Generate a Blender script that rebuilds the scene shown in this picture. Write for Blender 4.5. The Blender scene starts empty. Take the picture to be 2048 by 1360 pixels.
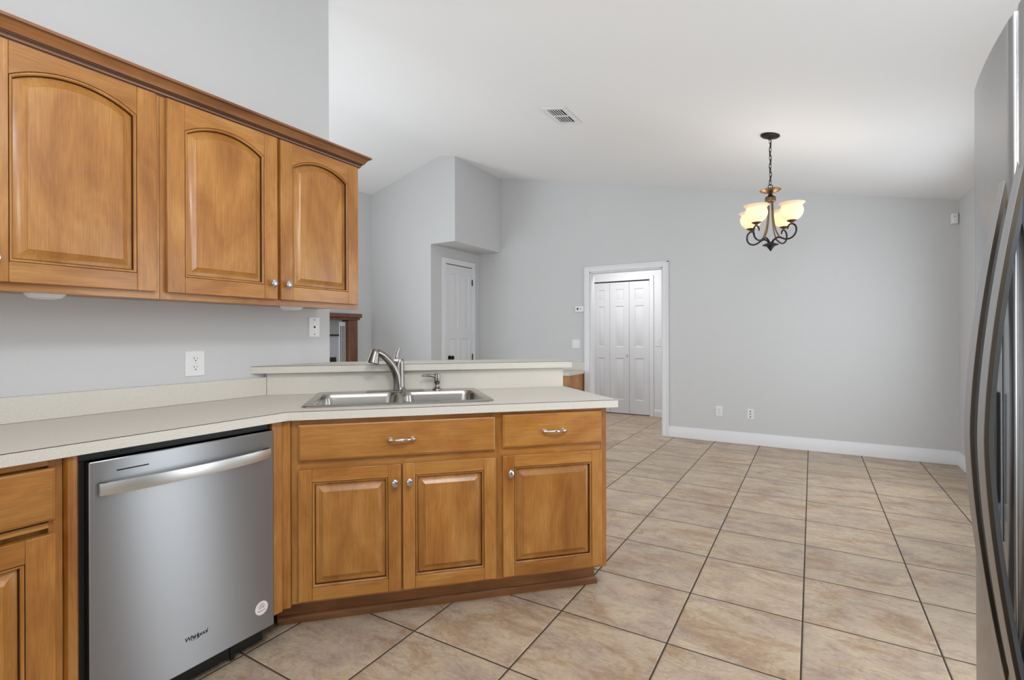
import bpy, bmesh, math, random
from mathutils import Vector, Matrix
C = bpy.context.scene.collection
SC = bpy.context.scene
PI = math.pi
S2 = math.sqrt(.5)
R = math.radians

# ---------------------------------------------------------------- camera
CAM_H = 1.215
F_PX, YAW, ROLL, SHIFT = 999.24, 30.985, -0.194, -9.38
cam = bpy.data.cameras.new('camera')
cam.sensor_fit = 'HORIZONTAL'; cam.sensor_width = 36
cam.lens = 36 * F_PX / 2048
cam.shift_y = SHIFT / 2048
cam.clip_start = .02; cam.clip_end = 100
co = bpy.data.objects.new('camera', cam); C.objects.link(co)
_y, _r = R(YAW), R(ROLL)
fw = Vector((-math.sin(_y), math.cos(_y), 0)); r0 = Vector((math.cos(_y), math.sin(_y), 0)); u0 = Vector((0, 0, 1))
rt = r0 * math.cos(_r) + u0 * math.sin(_r); up = -r0 * math.sin(_r) + u0 * math.cos(_r)
m = Matrix((rt, up, -fw)).transposed().to_4x4(); m.translation = (0, 0, CAM_H)
co.matrix_world = m
SC.camera = co

# ---------------------------------------------------------------- world, lights, exposure
SC.view_settings.view_transform = 'Standard'
SC.view_settings.look = 'None'
SC.view_settings.gamma = 1
SC.view_settings.use_curve_mapping = False
SC.view_settings.exposure = 0.0
w = bpy.data.worlds.new('sky'); SC.world = w; w.use_nodes = True
bg = w.node_tree.nodes['Background']; bg.inputs[0].default_value = (.80, .90, 1.0, 1); bg.inputs[1].default_value = 1.2

def area(name, loc, direction, sx, sy, power, col=(1, 1, 1), spread=180):
    l = bpy.data.lights.new(name, 'AREA'); l.shape = 'RECTANGLE'; l.size = sx; l.size_y = sy
    l.energy = power; l.color = col; l.spread = R(spread)
    o = bpy.data.objects.new(name, l); C.objects.link(o); o.location = loc
    o.rotation_euler = Vector(direction).to_track_quat('-Z', 'Y').to_euler()
    return o
area('patio_door_daylight', (1.155, 2.12, 1.1), (-1, 0, .1), .56, 1.95, 16, (.90, .955, 1.0))
area('dining_fill', (1.155, 4.5, 1.35), (-1, .05, -.05), 1.5, 1.4, 19, (.90, .955, 1.0), 166)  # unseen fill added to brighten the back of the dining area
area('rear_fill', (-.6, -2.72, 1.4), (0, 1, .35), 2.2, 1.7, 14, (.90, .955, 1.0))  # soft fill added behind the camera, no window known there
area('living_side_fill', (-5.29, 2.2, 1.25), (1, -.1, .6), 2.6, 2.0, 68, (.90, .955, 1.0))  # added out of sight to light the ceiling more evenly
area('living_rear_fill', (-3.9, -2.72, 1.5), (0, 1, .2), 1.9, 1.8, 34, (.90, .955, 1.0))  # extra fill added for the living room side, source unseen
area('kitchen_ceiling_lamp', (.15, .55, 2.55), (-.12, 0, -1),   .45, .45, 28, (.925, .965, 1.0))
area('upward_fill', (-.1, -.2, 1.95), (-.3, .7, 1), .9, .9, 31, (.925, .965, 1.0))  # added fill aimed up to bounce off the ceiling
area('hall_ceiling_lamp', (-2.3, 6.55, 2.4), (0, .15, -1), .6, .5, 15, (.98, .99, 1))

# ---------------------------------------------------------------- materials
def lin(c):
    return tuple(((v / 255) / 12.92 if v / 255 <= .04045 else ((v / 255 + .055) / 1.055) ** 2.4) for v in c) + (1,)
def newmat(name):
    mt = bpy.data.materials.new(name); mt.use_nodes = True
    nt = mt.node_tree; b = nt.nodes['Principled BSDF']
    return mt, nt, b
def N(nt, t, **kw):
    n = nt.nodes.new(t)
    for k, v in kw.items():
        if k in n.inputs: n.inputs[k].default_value = v
        else: setattr(n, k, v)
    return n
def simple(name, rgb, rough=.5, metal=0, spec=.5, bump=None, **kw):
    mt, nt, b = newmat(name)
    b.inputs['Base Color'].default_value = lin(rgb); b.inputs['Roughness'].default_value = rough
    b.inputs['Metallic'].default_value = metal; b.inputs['Specular IOR Level'].default_value = spec
    for k, v in kw.items(): b.inputs[k].default_value = v
    if bump:
        sc, st, dist = bump
        tc = N(nt, 'ShaderNodeTexCoord'); no = N(nt, 'ShaderNodeTexNoise', Scale=sc, Detail=3)
        bu = N(nt, 'ShaderNodeBump', Strength=st, Distance=dist)
        nt.links.new(tc.outputs['Object'], no.inputs['Vector']); nt.links.new(no.outputs[0], bu.inputs['Height'])
        nt.links.new(bu.outputs[0], b.inputs['Normal'])
    return mt
def ramp(nt, stops):
    r = N(nt, 'ShaderNodeValToRGB'); e = r.color_ramp.elements
    while len(e) < len(stops): e.new(.5)
    for i, (p, c) in enumerate(stops): e[i].position = p; e[i].color = c
    return r
def mixc(nt, a, b, f, mode='MIX'):
    m = nt.nodes.new('ShaderNodeMix'); m.data_type = 'RGBA'; m.blend_type = mode
    for s, v in ((m.inputs[6], a), (m.inputs[7], b), (m.inputs[0], f)):
        if hasattr(v, 'links'): nt.links.new(v, s)
        else: s.default_value = v
    return m.outputs[2]

def wood(name, axis='Z', base=(178, 120, 54), dark=(154, 96, 37), light=(197, 143, 76), seed=0.0):
    mt, nt, b = newmat(name)
    tc = N(nt, 'ShaderNodeTexCoord'); oi = N(nt, 'ShaderNodeObjectInfo')
    add = N(nt, 'ShaderNodeVectorMath', operation='ADD')
    mul = N(nt, 'ShaderNodeVectorMath', operation='SCALE'); mul.inputs[3].default_value = 37.0
    comb = N(nt, 'ShaderNodeCombineXYZ')
    for i in range(3): nt.links.new(oi.outputs['Random'], comb.inputs[i])
    nt.links.new(comb.outputs[0], mul.inputs[0])
    nt.links.new(tc.outputs['Object'], add.inputs[0]); nt.links.new(mul.outputs[0], add.inputs[1])
    def mapped(s_long, s_cross):
        mp = N(nt, 'ShaderNodeMapping')
        v = [s_cross] * 3; v['XYZ'.index(axis)] = s_long
        mp.inputs['Scale'].default_value = v; mp.inputs['Location'].default_value = (seed, seed * 2, seed)
        nt.links.new(add.outputs[0], mp.inputs['Vector']); return mp.outputs[0]
    blot = N(nt, 'ShaderNodeTexNoise', Scale=1, Detail=4, Roughness=.6, Distortion=.6); nt.links.new(mapped(3.0, 8.0), blot.inputs['Vector'])
    fine = N(nt, 'ShaderNodeTexNoise', Scale=1, Detail=3, Roughness=.65); nt.links.new(mapped(9, 260), fine.inputs['Vector'])
    plank = N(nt, 'ShaderNodeTexNoise', Scale=1, Detail=1); nt.links.new(mapped(.4, 10.0), plank.inputs['Vector'])
    r1 = ramp(nt, [(.28, lin(dark)), (.5, lin(base)), (.72, lin(light))]); nt.links.new(blot.outputs[0], r1.inputs[0])
    r2 = ramp(nt, [(.28, (.70, .65, .58, 1)), (.70, (1.08, 1.08, 1.08, 1))]); nt.links.new(fine.outputs[0], r2.inputs[0])
    r3 = ramp(nt, [(.35, (.88, .86, .84, 1)), (.65, (1.06, 1.06, 1.06, 1))]); nt.links.new(plank.outputs[0], r3.inputs[0])
    c = mixc(nt, r1.outputs[0], r2.outputs[0], .8, 'MULTIPLY'); c = mixc(nt, c, r3.outputs[0], 1.0, 'MULTIPLY')
    nt.links.new(c, b.inputs['Base Color'])
    b.inputs['Roughness'].default_value = .33; b.inputs['Coat Weight'].default_value = .3; b.inputs['Coat Roughness'].default_value = .22
    bu = N(nt, 'ShaderNodeBump', Strength=.05, Distance=.001); nt.links.new(fine.outputs[0], bu.inputs['Height']); nt.links.new(bu.outputs[0], b.inputs['Normal'])
    return mt
WOOD = wood('stained_maple_vertical', 'Z'); WOODX = wood('stained_maple_horizontal', 'X', seed=3.1)
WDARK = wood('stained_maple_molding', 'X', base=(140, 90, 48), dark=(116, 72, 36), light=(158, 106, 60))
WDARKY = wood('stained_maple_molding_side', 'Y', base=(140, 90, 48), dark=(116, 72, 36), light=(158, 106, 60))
GLAZE = simple('dark_glaze', (62, 32, 14), .45)
MANTEL = wood('mantel_brown_wood', 'Z', base=(118, 74, 48), dark=(98, 60, 38), light=(134, 86, 58))
WALLM = simple('grey_wall_paint', (209, 209, 209), .75, spec=.25, bump=(150, .25, .003))
CEILM = simple('white_ceiling_paint', (241, 241, 241), .85, spec=.2, bump=(60, .1, .003))
TRIM = simple('white_trim_paint', (232, 232, 234), .4)
DOORW = simple('white_door_paint', (226, 226, 228), .45)
PLATE = simple('white_plastic', (232, 232, 230), .35)
BLACK = simple('black_plastic', (14, 14, 15), .45)
DARKHOLE = simple('dark_slot', (10, 10, 10), .9)
RUBBER = simple('black_rubber', (22, 22, 22), .7)

def laminate(name, speck):
    mt, nt, b = newmat(name)
    tc = N(nt, 'ShaderNodeTexCoord')
    n1 = N(nt, 'ShaderNodeTexNoise', Scale=620, Detail=1.5); n2 = N(nt, 'ShaderNodeTexNoise', Scale=300, Detail=2)
    n3 = N(nt, 'ShaderNodeTexNoise', Scale=900, Detail=1)
    for n in (n1, n2, n3): nt.links.new(tc.outputs['Object'], n.inputs['Vector'])
    r1 = ramp(nt, [(.60, (0, 0, 0, 1)), (.68, (1, 1, 1, 1))]); nt.links.new(n1.outputs[0], r1.inputs[0])
    r2 = ramp(nt, [(.55, (0, 0, 0, 1)), (.66, (1, 1, 1, 1))]); nt.links.new(n2.outputs[0], r2.inputs[0])
    r3 = ramp(nt, [(.3, lin((209, 203, 191))), (.7, lin((220, 215, 205)))]); nt.links.new(n3.outputs[0], r3.inputs[0])
    c = mixc(nt, r3.outputs[0], lin((166, 148, 126)), r1.outputs[0])
    c2 = mixc(nt, r3.outputs[0], c, speck)
    c3 = mixc(nt, c2, lin((232, 228, 220)), r2.outputs[0])
    c4 = mixc(nt, c2, c3, speck)
    nt.links.new(c4, b.inputs['Base Color']); b.inputs['Roughness'].default_value = .42; b.inputs['Specular IOR Level'].default_value = .4
    return mt
LAMV = laminate('speckled_laminate', .5); LAMH = laminate('speckled_laminate_top', .4)

def metal(name, rgb, rough, aniso=0, axis=(1, 0, 0), streak=None, metallic=1.0):
    mt, nt, b = newmat(name)
    b.inputs['Base Color'].default_value = lin(rgb); b.inputs['Metallic'].default_value = metallic; b.inputs['Roughness'].default_value = rough
    if aniso:
        b.inputs['Anisotropic'].default_value = aniso
        cx = N(nt, 'ShaderNodeCombineXYZ'); 
        for i in range(3): cx.inputs[i].default_value = axis[i]
        vt = N(nt, 'ShaderNodeVectorTransform', vector_type='VECTOR', convert_from='OBJECT', convert_to='WORLD')
        nt.links.new(cx.outputs[0], vt.inputs[0]); nt.links.new(vt.outputs[0], b.inputs['Tangent'])
    if streak:
        tc = N(nt, 'ShaderNodeTexCoord'); mp = N(nt, 'ShaderNodeMapping'); mp.inputs['Scale'].default_value = streak
        no = N(nt, 'ShaderNodeTexNoise', Scale=1, Detail=4, Roughness=.7)
        nt.links.new(tc.outputs['Object'], mp.inputs[0]); nt.links.new(mp.outputs[0], no.inputs['Vector'])
        mr = N(nt, 'ShaderNodeMapRange'); mr.inputs['To Min'].default_value = rough * .8; mr.inputs['To Max'].default_value = rough * 1.25
        nt.links.new(no.outputs[0], mr.inputs[0]); nt.links.new(mr.outputs[0], b.inputs['Roughness'])
    return mt
STEEL = metal('brushed_stainless', (160, 161, 163), .36, .98, (0, 0, 1))
STEELH = metal('brushed_stainless_handle', (215, 215, 214), .34, .3, (0, 0, 1))
FRIDGE = metal('smooth_stainless', (158, 159, 161), .26, .5, (0, 0, 1))
FRIDGEC = metal('bright_trim', (225, 225, 225), .25)
FRIDGEH = metal('fridge_handle_metal', (184, 186, 188), .46)
FRIDGED = metal('fridge_handle_side_reflection', (104, 94, 82), .38)  # dark reflection on the handle side put into the colour
SINKM = metal('sink_steel', (168, 165, 160), .24)
NICKEL = metal('satin_nickel', (200, 196, 190), .25)
FAUCETM = metal('faucet_nickel', (150, 146, 140), .2)
CHROME = metal('polished_chrome', (225, 222, 218), .08)
IRON = simple('dark_bronze_iron', (44, 42, 42), .45, metal=.6)
BRONZE = metal('antique_bronze', (126, 104, 82), .42)
DKMETAL = simple('dark_hinge_metal', (40, 38, 38), .4, metal=.8)

def floor_mat():
    mt, nt, b = newmat('beige_stone_tile')
    sx, sy = CAM_H / 2.6636, CAM_H / 2.6636 * .9778
    x0, y0 = -.0829 * sx, 3.4812 * sy
    tc = N(nt, 'ShaderNodeTexCoord')
    sub = N(nt, 'ShaderNodeVectorMath', operation='SUBTRACT'); sub.inputs[1].default_value = (x0, y0, 0)
    div = N(nt, 'ShaderNodeVectorMath', operation='DIVIDE'); div.inputs[1].default_value = (sx, sy, 1)
    fl = N(nt, 'ShaderNodeVectorMath', operation='FLOOR'); fr = N(nt, 'ShaderNodeVectorMath', operation='FRACTION')
    L = nt.links.new
    L(tc.outputs['Object'], sub.inputs[0]); L(sub.outputs[0], div.inputs[0]); L(div.outputs[0], fl.inputs[0]); L(div.outputs[0], fr.inputs[0])
    sep = N(nt, 'ShaderNodeSeparateXYZ'); L(fr.outputs[0], sep.inputs[0])
    def edge(o, s):
        a = N(nt, 'ShaderNodeMath', operation='SUBTRACT'); a.inputs[0].default_value = 1; L(o, a.inputs[1])
        mn = N(nt, 'ShaderNodeMath', operation='MINIMUM'); L(o, mn.inputs[0]); L(a.outputs[0], mn.inputs[1])
        ms = N(nt, 'ShaderNodeMath', operation='MULTIPLY'); L(mn.outputs[0], ms.inputs[0]); ms.inputs[1].default_value = s
        return ms.outputs[0]
    mn = N(nt, 'ShaderNodeMath', operation='MINIMUM'); L(edge(sep.outputs[0], sx), mn.inputs[0]); L(edge(sep.outputs[1], sy), mn.inputs[1])
    gr = N(nt, 'ShaderNodeMapRange'); gr.inputs['From Min'].default_value = .0026; gr.inputs['From Max'].default_value = .0038; L(mn.outputs[0], gr.inputs[0])
    hi = N(nt, 'ShaderNodeMapRange'); hi.inputs['From Min'].default_value = .002; hi.inputs['From Max'].default_value = .008; L(mn.outputs[0], hi.inputs[0])
    wn = N(nt, 'ShaderNodeTexWhiteNoise', noise_dimensions='3D'); L(fl.outputs[0], wn.inputs['Vector'])
    sc = N(nt, 'ShaderNodeVectorMath', operation='SCALE'); sc.inputs[3].default_value = 23; L(wn.outputs['Color'], sc.inputs[0])
    ad = N(nt, 'ShaderNodeVectorMath', operation='ADD'); L(tc.outputs['Object'], ad.inputs[0]); L(sc.outputs[0], ad.inputs[1])
    def noise(scale, loc, rot, **kw):
        mp = N(nt, 'ShaderNodeMapping'); mp.inputs['Scale'].default_value = scale; mp.inputs['Location'].default_value = loc; mp.inputs['Rotation'].default_value = (0, 0, rot)
        L(ad.outputs[0], mp.inputs[0]); n = N(nt, 'ShaderNodeTexNoise', Scale=1, **kw); L(mp.outputs[0], n.inputs['Vector']); return n.outputs[0]
    clouds = noise((4.5, 7, 1), (0, 0, 0), .25, Detail=9, Roughness=.72, Distortion=.35)
    veins = noise((2.4, 5.2, 1), (5, 3, 0), .45, Detail=12, Roughness=.72, Distortion=.7)
    fine = noise((45, 90, 1), (1, 8, 0), .2, Detail=6, Roughness=.75)
    rc = ramp(nt, [(.30, lin((162, 143, 130))), (.42, lin((184, 165, 148))), (.58, lin((204, 185, 160))), (.75, lin((188, 170, 154)))]); L(clouds, rc.inputs[0])
    rv = ramp(nt, [(.50, (0, 0, 0, 1)), (.58, (.42, .42, .42, 1)), (.63, (.58, .58, .58, 1)), (.72, (.15, .15, .15, 1))]); L(veins, rv.inputs[0])
    c = mixc(nt, rc.outputs[0], lin((160, 122, 84)), rv.outputs[0])
    thin = noise((3.6, 8.5, 1), (9, 2, 0), .55, Detail=12, Roughness=.62, Distortion=.9)
    tr_ = ramp(nt, [(.475, (0, 0, 0, 1)), (.498, (.55, .55, .55, 1)), (.502, (.55, .55, .55, 1)), (.525, (0, 0, 0, 1))]); L(thin, tr_.inputs[0])
    tm = N(nt, 'ShaderNodeMath', operation='MULTIPLY'); L(tr_.outputs[0], tm.inputs[0]); L(clouds, tm.inputs[1])
    c = mixc(nt, c, lin((134, 104, 82)), tm.outputs[0])
    rf = ramp(nt, [(.3, (.80, .79, .77, 1)), (.7, (1.08, 1.08, 1.08, 1))]); L(fine, rf.inputs[0])
    c = mixc(nt, c, rf.outputs[0], 1.0, 'MULTIPLY')
    sp = N(nt, 'ShaderNodeSeparateColor'); L(wn.outputs['Color'], sp.inputs[0])
    rt_ = ramp(nt, [(0, (.93, .93, .94, 1)), (1, (1.05, 1.04, 1.02, 1))]); L(sp.outputs[0], rt_.inputs[0])
    c = mixc(nt, c, rt_.outputs[0], 1.0, 'MULTIPLY')
    c = mixc(nt, lin((70, 58, 46)), c, gr.outputs[0])
    L(c, b.inputs['Base Color'])
    rr = N(nt, 'ShaderNodeMapRange'); rr.inputs['To Min'].default_value = .85; rr.inputs['To Max'].default_value = .42; L(gr.outputs[0], rr.inputs[0]); L(rr.outputs[0], b.inputs['Roughness'])
    b.inputs['Specular IOR Level'].default_value = .35
    bu = N(nt, 'ShaderNodeBump', Strength=.6, Distance=.003); L(hi.outputs[0], bu.inputs['Height']); L(bu.outputs[0], b.inputs['Normal'])
    return mt
TILE = floor_mat()

def shade_mat():
    mt, nt, b = newmat('lit_alabaster_glass')
    b.inputs['Base Color'].default_value = lin((240, 222, 200)); b.inputs['Roughness'].default_value = .4
    b.inputs['Transmission Weight'].default_value = 0
    b.inputs['Emission Color'].default_value = (1, .84, .62, 1)
    b.inputs['Emission Strength'].default_value = .2
    b.inputs['Subsurface Weight'].default_value = 0
    tr = N(nt, 'ShaderNodeBsdfTranslucent'); tr.inputs[0].default_value = (1, .9, .74, 1)
    mx = N(nt, 'ShaderNodeMixShader'); mx.inputs[0].default_value = .35
    out = nt.nodes['Material Output']
    nt.links.new(b.outputs[0], mx.inputs[1]); nt.links.new(tr.outputs[0], mx.inputs[2]); nt.links.new(mx.outputs[0], out.inputs[0])
    return mt
GLASSSH = shade_mat()

# ---------------------------------------------------------------- mesh helpers
class MB:
    def __init__(s): s.bm = bmesh.new(); s.mats = []
    def mi(s, mat):
        if mat not in s.mats: s.mats.append(mat)
        return s.mats.index(mat)
    def box(s, x0, x1, y0, y1, z0, z1, mat):
        i = s.mi(mat)
        v = [s.bm.verts.new((x, y, z)) for x in (x0, x1) for y in (y0, y1) for z in (z0, z1)]
        for q in ((0, 1, 3, 2), (4, 6, 7, 5), (0, 4, 5, 1), (2, 3, 7, 6), (0, 2, 6, 4), (1, 5, 7, 3)):
            f = s.bm.faces.new([v[k] for k in q]); f.material_index = i
        return s
    def prism(s, pts, a0, a1, mat, axis='Z'):
        """polygon pts (2-D) extruded along axis; axis Z: (x,y), Y: (x,z), X: (y,z)"""
        i = s.mi(mat)
        def P(p, a): return {'Z': (p[0], p[1], a), 'Y': (p[0], a, p[1]), 'X': (a, p[0], p[1])}[axis]
        A = [s.bm.verts.new(P(p, a0)) for p in pts]; B = [s.bm.verts.new(P(p, a1)) for p in pts]
        fs = [s.bm.faces.new(A), s.bm.faces.new(B[::-1])]
        n = len(pts)
        for k in range(n): fs.append(s.bm.faces.new((A[k], B[k], B[(k + 1) % n], A[(k + 1) % n])))
        for f in fs: f.material_index = i
        return s
    def rings(s, loops, mats, cap0=False, cap1=True, closed=True, smooth=False):
        """loops: list of equal-length 3-D point lists; mats one per gap (+cap)"""
        V = [[s.bm.verts.new(p) for p in l] for l in loops]
        n = len(loops[0])
        for a in range(len(loops) - 1):
            mt = s.mi(mats[min(a, len(mats) - 1)] if isinstance(mats, (list, tuple)) else mats)
            for k in range(n if closed else n - 1):
                q = (V[a][k], V[a][(k + 1) % n], V[a + 1][(k + 1) % n], V[a + 1][k])
                f = s.bm.faces.new(q); f.material_index = mt
        lm = mats[-1] if isinstance(mats, (list, tuple)) else mats
        if cap1: f = s.bm.faces.new(V[-1]); f.material_index = s.mi(lm)
        if cap0:
            f = s.bm.faces.new(V[0][::-1]); f.material_index = s.mi(mats[0] if isinstance(mats, (list, tuple)) else mats)
        return s
    def lathe(s, prof, mat, n=32, M=None, cap=True):
        loops = []
        for r, z in prof:
            l = [Vector((max(r, 1e-5) * math.cos(2 * PI * k / n), max(r, 1e-5) * math.sin(2 * PI * k / n), z)) for k in range(n)]
            if M is not None: l = [M @ p for p in l]
            loops.append(l)
        return s.rings(loops, mat, cap0=cap, cap1=cap)
    def tube(s, pts, rad, mat, n=12, cap=True, flat=None):
        pts = [Vector(p) for p in pts]; k = len(pts)
        rad = rad if isinstance(rad, (list, tuple)) else [rad] * k
        t0 = (pts[1] - pts[0]).normalized()
        nrm = t0.orthogonal().normalized()
        if flat is not None: nrm = (Vector(flat) - t0 * Vector(flat).dot(t0)).normalized()
        loops = []
        for i in range(k):
            t = (pts[min(i + 1, k - 1)] - pts[max(i - 1, 0)]).normalized()
            nrm = (nrm - t * nrm.dot(t)).normalized(); bn = t.cross(nrm)
            ra, rb = rad[i] if isinstance(rad[i], tuple) else (rad[i], rad[i])
            loops.append([pts[i] + nrm * (ra * math.cos(2 * PI * j / n)) + bn * (rb * math.sin(2 * PI * j / n)) for j in range(n)])
        return s.rings(loops, mat, cap0=cap, cap1=cap)
    def torus(s, M, R0, r, mat, n=20, m=8, sx=1, sy=1):
        loops = []
        for k in range(n):
            a = 2 * PI * k / n
            loops.append([M @ Vector(((R0 + r * math.cos(2 * PI * j / m)) * math.cos(a) * sx, (R0 + r * math.cos(2 * PI * j / m)) * math.sin(a) * sy, r * math.sin(2 * PI * j / m))) for j in range(m)])
        loops.append(loops[0])
        s.rings(loops, mat, cap1=False); bmesh.ops.remove_doubles(s.bm, verts=s.bm.verts, dist=1e-6)
        return s
    def plate(s, outer, holes, z0, z1, mat, side=None, both=True):
        side = side or mat
        for z, flip in ((z1, False), (z0, True)):
            if z == z0 and not both: continue
            edges = []
            for loop in [outer] + holes:
                vs = [s.bm.verts.new((p[0], p[1], z)) for p in loop]
                for k in range(len(vs)): edges.append(s.bm.edges.new((vs[k], vs[(k + 1) % len(vs)])))
            r = bmesh.ops.triangle_fill(s.bm, edges=edges, use_beauty=True, use_dissolve=False, normal=(0, 0, -1 if flip else 1))
            for f in r['geom']:
                if isinstance(f, bmesh.types.BMFace): f.material_index = s.mi(mat)
        for loop in [outer] + holes:
            A = [s.bm.verts.new((p[0], p[1], z0)) for p in loop]; B = [s.bm.verts.new((p[0], p[1], z1)) for p in loop]
            for k in range(len(loop)):
                f = s.bm.faces.new((A[k], A[(k + 1) % len(loop)], B[(k + 1) % len(loop)], B[k])); f.material_index = s.mi(side)
        bmesh.ops.remove_doubles(s.bm, verts=s.bm.verts, dist=1e-5)
        return s
    def build(s, name, parent=None, bevel=0, seg=2, angle=35, center=False, **props):
        bmesh.ops.recalc_face_normals(s.bm, faces=s.bm.faces)
        lim = math.cos(R(angle))
        for f in s.bm.faces: f.smooth = True
        for e in s.bm.edges:
            if len(e.link_faces) == 2: e.smooth = e.link_faces[0].normal.dot(e.link_faces[1].normal) > lim
        loc = Vector((0, 0, 0))
        if center:
            cs = [v.co for v in s.bm.verts]
            lo = [min(c[i] for c in cs) for i in range(3)]; hi = [max(c[i] for c in cs) for i in range(3)]
            loc = Vector(((lo[0] + hi[0]) / 2, (lo[1] + hi[1]) / 2, lo[2]))
            for v in s.bm.verts: v.co -= loc
        me = bpy.data.meshes.new(name); s.bm.to_mesh(me); s.bm.free()
        for m_ in s.mats: me.materials.append(m_)
        o = bpy.data.objects.new(name, me); C.objects.link(o); o.location = loc
        if parent is not None: o.parent = parent
        if bevel:
            b = o.modifiers.new('bevel', 'BEVEL'); b.width = bevel; b.segments = seg; b.limit_method = 'ANGLE'; b.angle_limit = R(40); b.harden_normals = False
        for k, v in props.items(): o[k] = v
        return o
def thing(name, label, cat, loc=(0, 0, 0), rot=0, group=None):
    o = bpy.data.objects.new(name, None); C.objects.link(o); o.location = loc; o.rotation_euler = (0, 0, rot)
    o.empty_display_size = .1
    o['label'] = label; o['category'] = cat
    if group: o['group'] = group
    return o
def tag(o, label, cat, group=None):
    o['label'] = label; o['category'] = cat
    if group: o['group'] = group
    return o
def struct(mb, name, **kw):
    o = mb.build(name, **kw); o['kind'] = 'structure'; return o
def copy_tree(o, parent=None):
    c = o.copy(); C.objects.link(c)
    if parent is not None: c.parent = parent
    for ch in [x for x in bpy.data.objects if x.parent == o]: copy_tree(ch, c)
    return c
def UV(u, v): return ((u - v) * S2, (u + v) * S2)          # peninsula axes (45 degrees) to world x, y

# ---------------------------------------------------------------- dimensions
XW, XR, XL = -2.405, 1.165, -5.33        # kitchen left wall, right wall, living room wall
YB, Y1, YR = 6.09, 5.025, -2.8           # dining back wall, living back wall, rear wall
XRIDGE, ZRIDGE = -4.07, 3.52
def zc(x):
    return 2.452 - .2042 * (x - XR) if x >= XRIDGE else ZRIDGE - .254 * (XRIDGE - x)
T = .12

# ---------------------------------------------------------------- shell
struct(MB().box(XL - .2, XR + .2, YR - .2, 7.7, -.08, 0, TILE), 'floor')
cb = MB()
pts = [(XL - T, zc(XL - T)), (XRIDGE, zc(XRIDGE)), (XR + T, zc(XR + T)), (XR + T, zc(XR + T) + .12), (XRIDGE, zc(XRIDGE) + .12), (XL - T, zc(XL - T) + .12)]
cb.prism(pts, YR - T, YB + T, CEILM, 'Y')
struct(cb, 'ceiling')
struct(MB().box(-3.4, -1.0, YB + T, 7.6, 2.44, 2.52, CEILM), 'ceiling_hall')
# kitchen left wall ends at y = 1.945 (opening to the living room)
struct(MB().prism([(XW, 0), (XW - T, 0), (XW - T, zc(XW - T)), (XW, zc(XW))], YR, 1.945, WALLM, 'Y'), 'wall_left')
DX0, DX1, DZ = -2.475, -1.54, 2.03
struct(MB().prism([(-4.244, 0), (DX0, 0), (DX0, DZ), (DX1, DZ), (DX1, 0), (XR, 0), (XR, zc(XR)), (-4.07, zc(-4.07)), (-4.244, zc(-4.244))], YB, YB + T, WALLM, 'Y'), 'wall_back')
struct(MB().prism([(XL, 0), (-4.244, 0), (-4.244, 2.405), (-3.85, 2.405), (-3.85, zc(-3.85)), (XRIDGE, ZRIDGE), (XL, zc(XL))], Y1, YB - .001, WALLM, 'Y'), 'wall_living_back')
struct(MB().box(XL - T, XL, YR, .9, 0, zc(XL), WALLM).box(XL - T, XL, 3.5, YB, 0, zc(XL), WALLM).box(XL - T, XL, .9, 3.5, 2.25, zc(XL), WALLM), 'wall_living_left')
rw = MB()                                     # right wall with a glazed patio door behind the refrigerator
rw.box(XR, XR + T, YR, 1.83, 0, zc(XR), WALLM); rw.box(XR, XR + T, 2.41, 3.72, 0, zc(XR), WALLM); rw.box(XR, XR + T, 1.83, 2.41, 2.08, zc(XR), WALLM)
rw.box(XR, XR + T, 5.28, YB + T, 0, zc(XR), WALLM); rw.box(XR, XR + T, 3.72, 5.28, 2.08, zc(XR), WALLM); rw.box(XR, XR + T, 3.72, 5.28, 0, .62, WALLM)
struct(rw, 'wall_right')
re = MB()
re.prism([(XL, 0), (XR, 0), (XR, .5), (XL, .5)], YR - T, YR, WALLM, 'Y')
re.prism([(XL, 2.3), (XR, 2.3), (XR, zc(XR)), (XRIDGE, ZRIDGE), (XL, zc(XL))], YR - T, YR, WALLM, 'Y')
for a, b_ in ((XL, -4.9), (-2.9, -1.75), (.55, XR)): re.box(a, b_, YR - T, YR, .5, 2.3, WALLM)
struct(re, 'wall_rear')
# half wall that carries the raised bar
def uvpoly(l): return [UV(*p) for p in l]
hw = [(XW, 2.795 / S2 + XW), UV(1.0, 2.795), UV(1.0, 2.92), (XW, 2.92 / S2 + XW)]
struct(MB().prism(hw, 0, 1.026, WALLM, 'Z'), 'wall_bar')
# hall behind the doorway
HY = 7.45
struct(MB().box(-3.4, -2.99, HY, HY + T, 0, 2.44, TRIM).box(-2.075, -.9, HY, HY + T, 0, 2.44, TRIM).box(-2.99, -2.075, HY, HY + T, 2.045, 2.44, TRIM), 'wall_hall_back')
struct(MB().box(-3.4 - T, -3.4, YB + T, HY + T, 0, 2.44, TRIM), 'wall_hall_left')
struct(MB().box(-1.0, -1.0 + T, YB + T, HY, 0, 2.44, TRIM), 'wall_hall_right')
# baseboards with a small stepped top
def base_prof(h=.127, t=.016): return [(0, 0), (t, 0), (t, h * .72), (t * .8, h * .76), (t * .8, h * .82), (t * .35, h * .93), (t * .3, h), (0, h)]
struct(MB().prism([(YB - p, z) for p, z in base_prof()], -1.475, XR, TRIM, 'X'), 'baseboard_back')
struct(MB().prism([(XR - p, z) for p, z in base_prof()], 3.75, YB - .017, TRIM, 'Y'), 'baseboard_right')
struct(MB().prism([(HY - p, z) for p, z in base_prof(.11)], -2.01, -1.01, TRIM, 'X'), 'baseboard_hall')
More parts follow.
